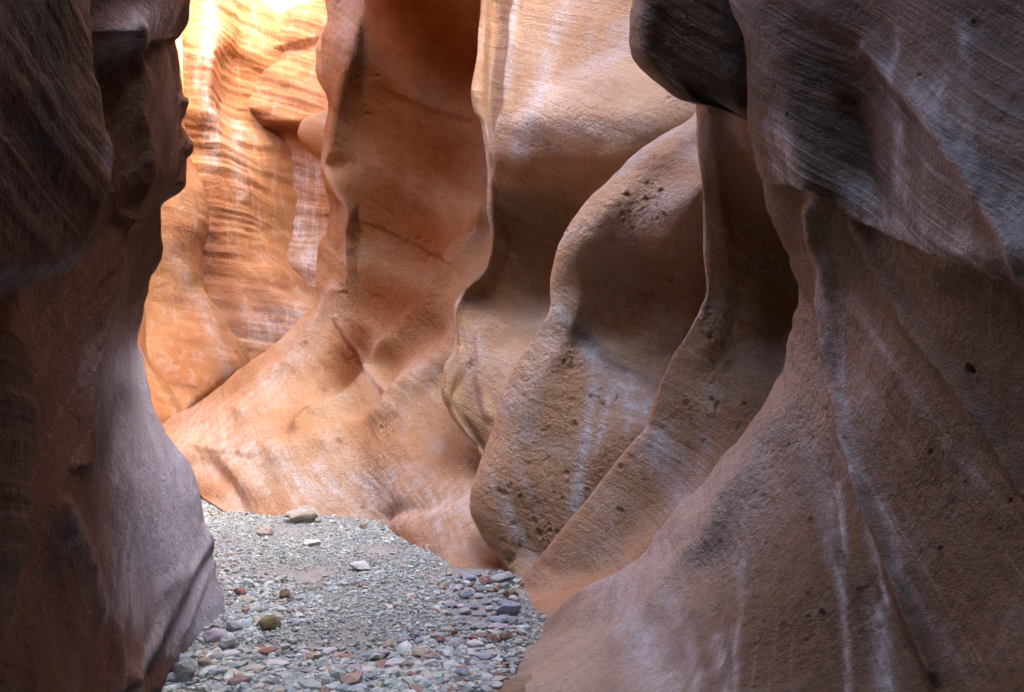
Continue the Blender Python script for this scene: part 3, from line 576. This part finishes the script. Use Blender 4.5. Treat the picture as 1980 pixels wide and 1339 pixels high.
#@@FLOOR
def simple_ground(name, cA, cB, scale, bumpd):
    N = NT(name); P = N.pos()
    c = N.mix(N.ramp(N.noise(P, scale, 6, 0.7), 0.35, 0.65), cA, cB)
    c = N.mix(N.ramp(N.noise(P, scale * 9, 3, 0.7), 0.4, 0.7, 0, 0.6), c, tuple(q * 0.65 for q in cA))
    N.put(N.bsdf.inputs['Base Color'], c); N.bsdf.inputs['Roughness'].default_value = 0.9
    N.bsdf.inputs['Specular IOR Level'].default_value = 0.2
    N.put(N.bsdf.inputs['Normal'], N.bump(N.noise(P, 90, 6, 0.75), bumpd))
    return N.m
M_bed = simple_ground('gravelly grit', (0.38, 0.37, 0.33), (0.28, 0.29, 0.28), 10, 0.02)
M_sand = simple_ground('pale tan sand', (0.33, 0.245, 0.165), (0.25, 0.18, 0.12), 9, 0.02)
xs = np.linspace(-40, 40, 81); ys = np.linspace(-20, 60, 81)
gv = np.array([[x, y, -0.06] for x in xs for y in ys]); ii = np.arange(81 * 81).reshape(81, 81)
gf = np.stack([ii[:-1, :-1], ii[1:, :-1], ii[1:, 1:], ii[:-1, 1:]], -1).reshape(-1, 4)
tag(mesh_from_np('ground', gv, gf, M_sand), kind='structure')

def gx_wall(y):      # rough foot lines of the walls on the floor
    lx = np.interp(y, [3.0, 4.3, 5.6, 6.5, 8.0, 10.0, 11.5], [-1.6, -1.55, -1.64, -1.9, -2.4, -3.2, -3.7])
    rx = np.interp(y, [3.0, 4.3, 5.4, 5.8, 6.2, 6.8, 7.2, 8.7, 10.0, 11.5], [0.2, -0.15, 0.14, 0.03, 0.03, -0.15, -0.45, -1.1, -2.6, -3.4])
    return lx, rx
def ground_h(x, y):
    p = np.stack([x, y, 0 * x], -1)
    return 0.03 * perlin(p * 0.9) + 0.012 * perlin(p * 3.1 + 2) + 0.004 * perlin(p * 17)
def grid_sheet(name, x0, x1, y0, y1, st, hf, mat):
    xs = np.arange(x0, x1, st); ys = np.arange(y0, y1, st)
    X, Y = np.meshgrid(xs, ys, indexing='ij'); Z = hf(X, Y)
    ii = np.arange(X.size).reshape(X.shape)
    ff = np.stack([ii[:-1, :-1], ii[1:, :-1], ii[1:, 1:], ii[:-1, 1:]], -1).reshape(-1, 4)
    return mesh_from_np(name, np.stack([X, Y, Z], -1).reshape(-1, 3), ff, mat)
bedo = grid_sheet('stream_bed', -4.2, 1.9, 2.2, 13.0, 0.025, lambda x, y: ground_h(x, y) - 0.004, M_bed)
tag(bedo, kind='structure')
def sand_h(x, y):
    lx, rx = gx_wall(y)
    dr = rx - x; p = np.stack([x, y, 0 * x], -1)
    nn = 0.10 * perlin(p * 2.3) + 0.04 * perlin(p * 8)
    w = smooth01((0.03 + nn - dr) / 0.20)
    mound = np.exp(-((x + 1.08) / 0.10) ** 2 - ((y - 6.02) / 0.06) ** 2) * 0.8
    return ground_h(x, y) - 0.03 + 0.045 * np.maximum(w, mound)
sando = grid_sheet('sand', -3.9, 1.0, 3.4, 12.0, 0.025, sand_h, M_sand)
tag(sando, kind='structure')

#@@STONES
def ico(sub):
    import bmesh
    bm = bmesh.new(); bmesh.ops.create_icosphere(bm, subdivisions=sub, radius=1.0)
    v = np.array([q.co[:] for q in bm.verts]); f = np.array([[q.index for q in p.verts] for p in bm.faces]); bm.free()
    return v, f
def stone_shape(v, seed, ang=0.3, fr=1.1, flat=0.0):
    p = v + 31.7 * seed
    r = 1 + ang * perlin(p * fr) + 0.4 * ang * perlin(p * fr * 2.3) + 0.08 * ang * fbm(p * 6, 3)
    q = v * r[:, None]
    # a few planar facets, as broken cobbles have
    rr = np.random.default_rng(seed + 100)
    for _ in range(5):
        n = rr.normal(size=3); n /= np.linalg.norm(n); h = 0.62 + 0.3 * rr.random()
        dd = q @ n - h; q = q - np.where(dd > 0, dd * 0.8, 0)[:, None] * n
    return q

def gravel_mat():
    N = NT('mixed gravel'); P = N.pos()
    a = N.attr('tint').outputs['Color']
    c = N.mix(N.ramp(N.noise(P, 130, 4, 0.7), 0.3, 0.7, 0, 0.35), a, (0.10, 0.09, 0.085))
    N.put(N.bsdf.inputs['Base Color'], c); N.bsdf.inputs['Roughness'].default_value = 0.75
    N.bsdf.inputs['Specular IOR Level'].default_value = 0.3
    N.put(N.bsdf.inputs['Normal'], N.bump(N.noise(P, 220, 3, 0.7), 0.002))
    return N.m
M_gravel = gravel_mat()
PAL = np.minimum(1.3 * np.array([(0.36, 0.37, 0.36), (0.28, 0.30, 0.31), (0.42, 0.41, 0.39), (0.22, 0.23, 0.24), (0.30, 0.33, 0.35), (0.36, 0.30, 0.25),
                (0.30, 0.19, 0.155), (0.52, 0.51, 0.50), (0.12, 0.12, 0.12), (0.25, 0.15, 0.13), (0.33, 0.35, 0.32), (0.40, 0.35, 0.30)]), 0.70) * np.array([0.80, 0.90, 0.86])
PW = np.array([.16, .14, .12, .12, .12, .06, .05, .05, .06, .03, .06, .03]); PW = PW / PW.sum()

def scatter(n, ymin, ymax, rmed, rsig, rmax, edge=0.0, size_zone=True):
    Y = ymin + (ymax - ymin) * rng.random(n * 3) ** 1.25
    lx, rx = gx_wall(Y)
    X = lx - 0.15 + (rx - lx + 0.22) * rng.random(len(Y))
    p = np.stack([X, Y, 0 * X], -1)
    keep = rng.random(len(Y)) < 0.62 + 1.0 * perlin(p * np.array([2.2, 1.3, 1]) + 9)
    dr = rx - X
    keep &= (dr > 0.03 + 0.10 * rng.random(len(Y))) | (rng.random(len(Y)) < 0.4)
    X, Y = X[keep][:n], Y[keep][:n]
    r = np.minimum(rmed * np.exp(rsig * rng.normal(size=len(X))), rmax)
    if size_zone:
        lx, rx = gx_wall(Y)
        e = np.exp(-np.abs(rx - 0.2 - X) / 0.22) * (Y < 6.6) + 0.8 * np.exp(-np.abs(lx + 0.2 - X) / 0.22) * (Y < 6.5) + 0.9 * (Y < 4.95)
        r = r * (1 + 0.9 * np.clip(e, 0, 1.2))
    return X, Y, r

def build_gravel(name, sub, protos, X, Y, r, smooth):
    v0, f0 = ico(sub); nv = len(v0); n = len(X)
    shapes = np.array([stone_shape(v0, 40 + k, 0.45) for k in range(protos)])
    k = rng.integers(0, protos, n)
    V = shapes[k]                                        # (n,nv,3)
    sc = np.stack([r * (0.8 + 0.7 * rng.random(n)), r * (0.7 + 0.4 * rng.random(n)), r * (0.35 + 0.4 * rng.random(n))], -1)
    V = V * sc[:, None, :]
    t = rng.normal(size=n) * 0.28; ca, sa = np.cos(t)[:, None], np.sin(t)[:, None]
    y1 = V[..., 1] * ca - V[..., 2] * sa; z1 = V[..., 1] * sa + V[..., 2] * ca
    a = rng.random(n) * 6.283; ca, sa = np.cos(a)[:, None], np.sin(a)[:, None]
    x2 = V[..., 0] * ca - y1 * sa; y2 = V[..., 0] * sa + y1 * ca
    z = ground_h(X, Y) + sc[:, 2] * (0.15 + 0.5 * rng.random(n))
    V = np.stack([x2 + X[:, None], y2 + Y[:, None], z1 + z[:, None]], -1)
    fcs = (f0[None] + (np.arange(n) * nv)[:, None, None]).reshape(-1, 3)
    col = PAL[rng.choice(len(PAL), n, p=PW)] * (0.8 + 0.4 * rng.random(n))[:, None]
    col = np.concatenate([col, np.ones((n, 1))], 1)
    return mesh_from_np(name, V.reshape(-1, 3), fcs, M_gravel, smooth, {'tint': np.repeat(col, nv, 0)})
X1, Y1, r1 = scatter(64000, 3.7, 11.2, 0.0052, 0.45, 0.02)
X2, Y2, r2 = scatter(1900, 3.7, 10.5, 0.015, 0.3, 0.03)
g1 = build_gravel('gravel', 1, 10, np.concatenate([X1, X2]), np.concatenate([Y1, Y2]), np.concatenate([r1, r2]), False)
tag(g1, kind='stuff')

def stone_mat(name, col, col2):
    N = NT(name); tc = N.n('TexCoord').outputs['Object']
    oi = N.n('ObjectInfo').outputs['Random']
    v = N.vadd(tc, N.comb(N.math('MULTIPLY', oi, 40.0), 0.0, 0.0))
    c = N.mix(N.ramp(N.noise(v, 1.6, 5, 0.65, 0.5), 0.35, 0.65), col, col2)
    c = N.mix(N.ramp(N.noise(v, 14, 4, 0.7), 0.4, 0.7, 0, 0.4), c, tuple(q * 0.4 for q in col))
    N.put(N.bsdf.inputs['Base Color'], c); N.bsdf.inputs['Roughness'].default_value = 0.78
    N.bsdf.inputs['Specular IOR Level'].default_value = 0.3
    N.put(N.bsdf.inputs['Normal'], N.bump(N.noise(v, 7, 6, 0.7), 0.12, 0.35))
    return N.m
SM = {'grey': stone_mat('grey stone', (0.34, 0.34, 0.34), (0.26, 0.27, 0.28)), 'pale': stone_mat('pale stone', (0.52, 0.51, 0.50), (0.42, 0.42, 0.42)),
      'blue': stone_mat('blue grey stone', (0.29, 0.33, 0.38), (0.22, 0.25, 0.30)), 'red': stone_mat('red stone', (0.26, 0.13, 0.10), (0.18, 0.08, 0.065)),
      'tan': stone_mat('tan stone', (0.38, 0.31, 0.23), (0.30, 0.23, 0.16)), 'olive': stone_mat('olive stone', (0.21, 0.17, 0.085), (0.15, 0.115, 0.055)),
      'brown': stone_mat('brown stone', (0.22, 0.155, 0.105), (0.15, 0.10, 0.07)), 'lavender': stone_mat('lavender stone', (0.40, 0.35, 0.39), (0.33, 0.27, 0.31)),
      'greytan': stone_mat('grey tan stone', (0.40, 0.37, 0.32), (0.27, 0.22, 0.16))}
v3, f3 = ico(4)
stone_meshes = {}
def stone(kind, seed, col):
    """one prototype mesh per shape and colour"""
    key = (kind, seed, col)
    if key not in stone_meshes:
        ang = {'round': 0.22, 'slab': 0.35, 'block': 0.5}[kind]
        q = stone_shape(v3, seed, ang)
        if kind == 'round': q = v3 * (1 + 0.30 * perlin(v3 * 0.9 + 31.7 * seed) + 0.10 * perlin(v3 * 2.1 + 3 * seed) + 0.02 * perlin(v3 * 6 + seed))[:, None]
        q = q / np.abs(q).max(0)
        o = mesh_from_np('stone', q, f3, SM[col]); stone_meshes[key] = o
        return o
    o = stone_meshes[key].copy(); COL.objects.link(o)
    return o
def put(kind, seed, col, px, base, w, h, label, cat='stone', name='stone', group=None, depth=0.8, rot=0.0, tilt=0.0, sink=0.12):
    D = CAMZ * F / (base - CY); D = D + 0.0
    x = (px - CX) / F * D; ww = w * D / F / 2; hh = h * D / F / 2
    el = math.atan2(CAMZ, D)
    dd = ww * depth
    # the seen height includes some of the top face
    hz = max(hh * 1.0 - dd * math.sin(el) * 0.35, 0.35 * hh)
    o = stone(kind, seed, col); o.name = name
    yy = D + dd * 0.8
    o.location = (x, yy, float(ground_h(np.array(x), np.array(yy))) + hz * (1 - sink * 2))
    o.scale = (ww, dd, hz); o.rotation_euler = (0, R(tilt), R(rot))
    tag(o, label, cat, group)
    return o
U = [ # kind seed col px base w h label
 ('block', 3, 'greytan', 579, 1014, 66, 30, 'largest wedge-shaped boulder, resting where the pale slope meets the gravel', 'boulder', 'boulder'),
 ('slab', 4, 'greytan', 512, 1036, 34, 15, 'small flat stone left of the wedge-shaped boulder'),
 ('round', 8, 'olive', 519, 1219, 40, 28, 'round olive brown cobble standing alone on the gravel', 'cobble', 'cobble'),
 ('block', 6, 'brown', 551, 1156, 26, 19, 'brown stone with a grey top beside the small sand patch'),
 ('round', 7, 'pale', 477, 1132, 22, 16, 'round whitish pebble near the lavender wall foot', 'pebble', 'pebble'),
 ('slab', 8, 'red', 461, 1150, 24, 15, 'dark red stone just below the round whitish pebble'),
 ('slab', 9, 'pale', 697, 1105, 44, 17, 'pale flat slab half buried mid gravel', 'slab', 'stone_slab'),
 ('slab', 10, 'pale', 597, 1061, 38, 13, 'pale low slab below the wedge-shaped boulder', 'slab', 'stone_slab'),
 ('round', 11, 'grey', 450, 1221, 31, 20, 'grey cobble between the lavender wall foot and the olive cobble', 'cobble', 'cobble'),
 ('round', 12, 'lavender', 413, 1243, 44, 27, 'smooth lavender stone against the wall foot'),
 ('block', 13, 'grey', 437, 1257, 41, 25, 'angular grey stone in front of the lavender stone'),
 ('round', 14, 'grey', 414, 1278, 28, 17, 'rounded grey cobble below the angular grey stone', 'cobble', 'cobble'),
 ('block', 15, 'grey', 350, 1318, 52, 42, 'biggest grey boulder at the lower left wall foot', 'boulder', 'boulder'),
 ('round', 16, 'brown', 341, 1282, 16, 19, 'dark brown stone wedged between wall and biggest grey boulder'),
 ('round', 17, 'tan', 394, 1288, 26, 18, 'tan stone right of the biggest grey boulder'),
 ('slab', 18, 'pale', 404, 1300, 34, 14, 'pale thin slab below the tan stone', 'slab', 'stone_slab'),
 ('slab', 19, 'pale', 440, 1271, 38, 14, 'pale slab lying under the angular grey stone', 'slab', 'stone_slab'),
 ('slab', 20, 'red', 514, 1267, 44, 14, 'long flat red stone below the olive cobble'),
 ('round', 21, 'grey', 495, 1282, 26, 18, 'grey cobble touching the long flat red stone', 'cobble', 'cobble'),
 ('slab', 22, 'pale', 528, 1292, 48, 13, 'long pale slab below the long flat red stone', 'slab', 'stone_slab'),
 ('slab', 23, 'pale', 590, 1293, 27, 12, 'small pale wedge right of the long pale slab'),
 ('slab', 24, 'pale', 760, 1299, 48, 18, 'broad whitish slab near the bottom middle of the gravel', 'slab', 'stone_slab'),
 ('block', 25, 'pale', 862, 1296, 24, 17, 'bright white angular stone on the lower right gravel'),
 ('slab', 26, 'pale', 708, 1313, 38, 15, 'whitish slab left of and below the broad whitish slab', 'slab', 'stone_slab'),
 ('slab', 27, 'lavender', 683, 1299, 30, 10, 'thin lavender slab above the whitish slab', 'slab', 'stone_slab'),
 ('slab', 28, 'grey', 973, 1133, 46, 19, 'long grey slab at the top of the stones by the tan fin', 'slab', 'stone_slab'),
 ('block', 29, 'blue', 982, 1191, 48, 27, 'large rough blue grey stone among the cobbles by the tan fin'),
 ('round', 30, 'blue', 960, 1207, 40, 15, 'smooth long blue grey cobble under the rough blue grey stone', 'cobble', 'cobble'),
 ('round', 31, 'grey', 990, 1208, 23, 15, 'short grey cobble right of the smooth long blue grey cobble', 'cobble', 'cobble'),
 ('slab', 32, 'lavender', 961, 1219, 44, 12, 'flat lavender stone under the smooth long blue grey cobble'),
 ('round', 33, 'brown', 978, 1234, 26, 15, 'brown oval cobble near the sandy notch of the wall', 'cobble', 'cobble'),
 ('block', 34, 'red', 951, 1240, 32, 15, 'dark red stone left of the brown oval cobble'),
 ('round', 35, 'tan', 962, 1148, 16, 13, 'tan cobble above the rough blue grey stone', 'cobble', 'cobble'),
 ('round', 36, 'grey', 977, 1147, 17, 14, 'grey cobble touching the tan cobble', 'cobble', 'cobble'),
 ('block', 37, 'brown', 987, 1161, 30, 16, 'dark brown stone against the foot of the tan fin'),
 ('round', 38, 'pale', 993, 1168, 19, 13, 'pale pebble on top of the rough blue grey stone', 'pebble', 'pebble'),
 ('slab', 39, 'grey', 848, 1239, 34, 16, 'long grey stone leaning over a dark red pebble'),
 ('block', 40, 'red', 852, 1246, 17, 13, 'dark red pebble under the leaning grey stone', 'pebble', 'pebble'),
 ('block', 41, 'red', 878, 1228, 13, 11, 'blocky dark red pebble alone on the right gravel', 'pebble', 'pebble'),
 ('slab', 42, 'blue', 938, 1276, 40, 15, 'teal grey slab by the sandy edge', 'slab', 'stone_slab'),
 ('block', 43, 'blue', 902, 1292, 13, 17, 'small upright blue stone right of the bright white one'),
 ('round', 44, 'blue', 893, 1313, 26, 16, 'blue grey cobble low on the right gravel', 'cobble', 'cobble'),
 ('round', 45, 'tan', 829, 1062, 17, 10, 'small tan stone at the tip of the sloping toe'),
 ('round', 46, 'tan', 702, 1022, 14, 13, 'small tan pebble right of the wedge-shaped boulder', 'pebble', 'pebble'),
]
for k, u in enumerate(U):
    kind, seed, col, px, base, w, h, lab = u[:8]
    cat = u[8] if len(u) > 8 else 'stone'; nm = u[9] if len(u) > 9 else 'stone'
    put(kind, seed, col, px, base + 1, w * 1.1, h * 1.35, lab, cat, nm, depth=0.75 if kind != 'slab' else 0.9, rot=random.uniform(-25, 25), tilt=random.uniform(-8, 8))
# the many look-alike stones, each its own object
taken = [(u[3], u[4], u[5]) for u in U]
zones = [
    (95, 'right', 'stones heaped along the tan wall foot', 'cobble in the heap along the tan wall foot'),
    (60, 'bottom', 'flat stones strewn across the lower gravel', 'flat stone strewn across the lower gravel'),
    (55, 'left', 'stones along the lavender wall foot', 'stone lying along the lavender wall foot'),
]
cname = {'grey': 'grey', 'pale': 'whitish', 'blue': 'blue grey', 'red': 'dark red', 'tan': 'tan', 'lavender': 'lavender', 'brown': 'brown'}
for n, zone, grp, lab in zones:
    made = 0; tries = 0
    while made < n and tries < 6000:
        tries += 1
        if zone == 'right':
            py = random.uniform(1118, 1335); xr = np.interp(py, [1100, 1140, 1207, 1260, 1339], [1015, 995, 1025, 985, 905])
            px = xr - 12 - abs(random.gauss(0, 1)) * (40 if py < 1230 else 75); w = random.uniform(16, 38) * (0.8 + 0.3 * (py > 1200))
        elif zone == 'bottom':
            py = random.uniform(1255, 1336); px = random.uniform(430, 880); w = random.uniform(14, 34)
        else:
            py = random.uniform(1030, 1330); xl = np.interp(py, [1030, 1170, 1215, 1290, 1339], [408, 432, 420, 345, 320])
            px = xl + 10 + abs(random.gauss(0, 1)) * (32 if py < 1180 else 70); w = random.uniform(10, 22) * (0.8 + 0.5 * (py > 1190))
        if any(abs(px - a) < (w + c) * 0.42 and abs(py - b) < (w + c) * 0.22 for a, b, c in taken): continue
        taken.append((px, py, w))
        col = random.choices(['grey', 'pale', 'blue', 'red', 'tan', 'lavender'], [5, 3.5, 4, 1.2, 1.5, 1.2] if zone != 'bottom' else [4, 7, 3, .6, 1, 1])[0]
        kind = random.choices(['round', 'slab', 'block'], [4, 3, 2] if zone != 'bottom' else [0, 6, 0])[0]
        h = w * (random.uniform(0.5, 0.7) if kind != 'slab' else random.uniform(0.3, 0.42))
        put(kind, random.choice([51, 52, 53]), col, px, py, w, h, cname[col] + ' ' + lab, 'stone', 'stone', group=cname[col] + ' ' + grp,
            depth=random.uniform(0.6, 0.95), rot=random.uniform(-60, 60), tilt=random.uniform(-12, 12), sink=0.2)
        made += 1

#@@LIGHT
SUN_DIR = np.array([-0.65, 0.50, -0.90])           # the way the sunlight travels
sd = SUN_DIR / np.linalg.norm(SUN_DIR)
elev = math.asin(-sd[2]); az = math.atan2(-sd[0], -sd[1])   # towards the sun, clockwise from +Y
w = bpy.data.worlds.new('World'); SC.world = w; w.use_nodes = True
nt = w.node_tree; bg = nt.nodes['Background']
sky = nt.nodes.new('ShaderNodeTexSky'); sky.sky_type = 'NISHITA'; sky.sun_disc = False
sky.sun_elevation = elev; sky.sun_rotation = az
sky.dust_density = 3.0; sky.ozone_density = 0.4; sky.air_density = 0.8
nt.links.new(sky.outputs[0], bg.inputs[0]); bg.inputs[1].default_value = 0.15
sl = bpy.data.lights.new('sun', 'SUN'); sl.energy = 4.0; sl.angle = R(0.53); sl.color = (1.0, 0.93, 0.82)
so = bpy.data.objects.new('sun', sl); COL.objects.link(so)
from mathutils import Vector
so.rotation_euler = Vector(SUN_DIR).to_track_quat('-Z', 'Y').to_euler(); so.location = (6, -6, 14)

cam = bpy.data.cameras.new('camera'); co = bpy.data.objects.new('camera', cam); COL.objects.link(co)
co.location = (0, 0, CAMZ); co.rotation_euler = (R(90), 0, 0)
cam.sensor_width = 36.0; cam.lens = 36.0 * F / 1980.0; cam.clip_start = 0.05; cam.clip_end = 400
SC.camera = co
vs = SC.view_settings; vs.view_transform = 'Standard'; vs.look = 'None'; vs.gamma = 1.0; vs.use_curve_mapping = False
vs.exposure = 5.35
cy = SC.cycles
cy.max_bounces = 12; cy.diffuse_bounces = 10; cy.glossy_bounces = 3; cy.caustics_reflective = False; cy.caustics_refractive = False
cy.sample_clamp_indirect = 8.0; cy.use_denoising = True
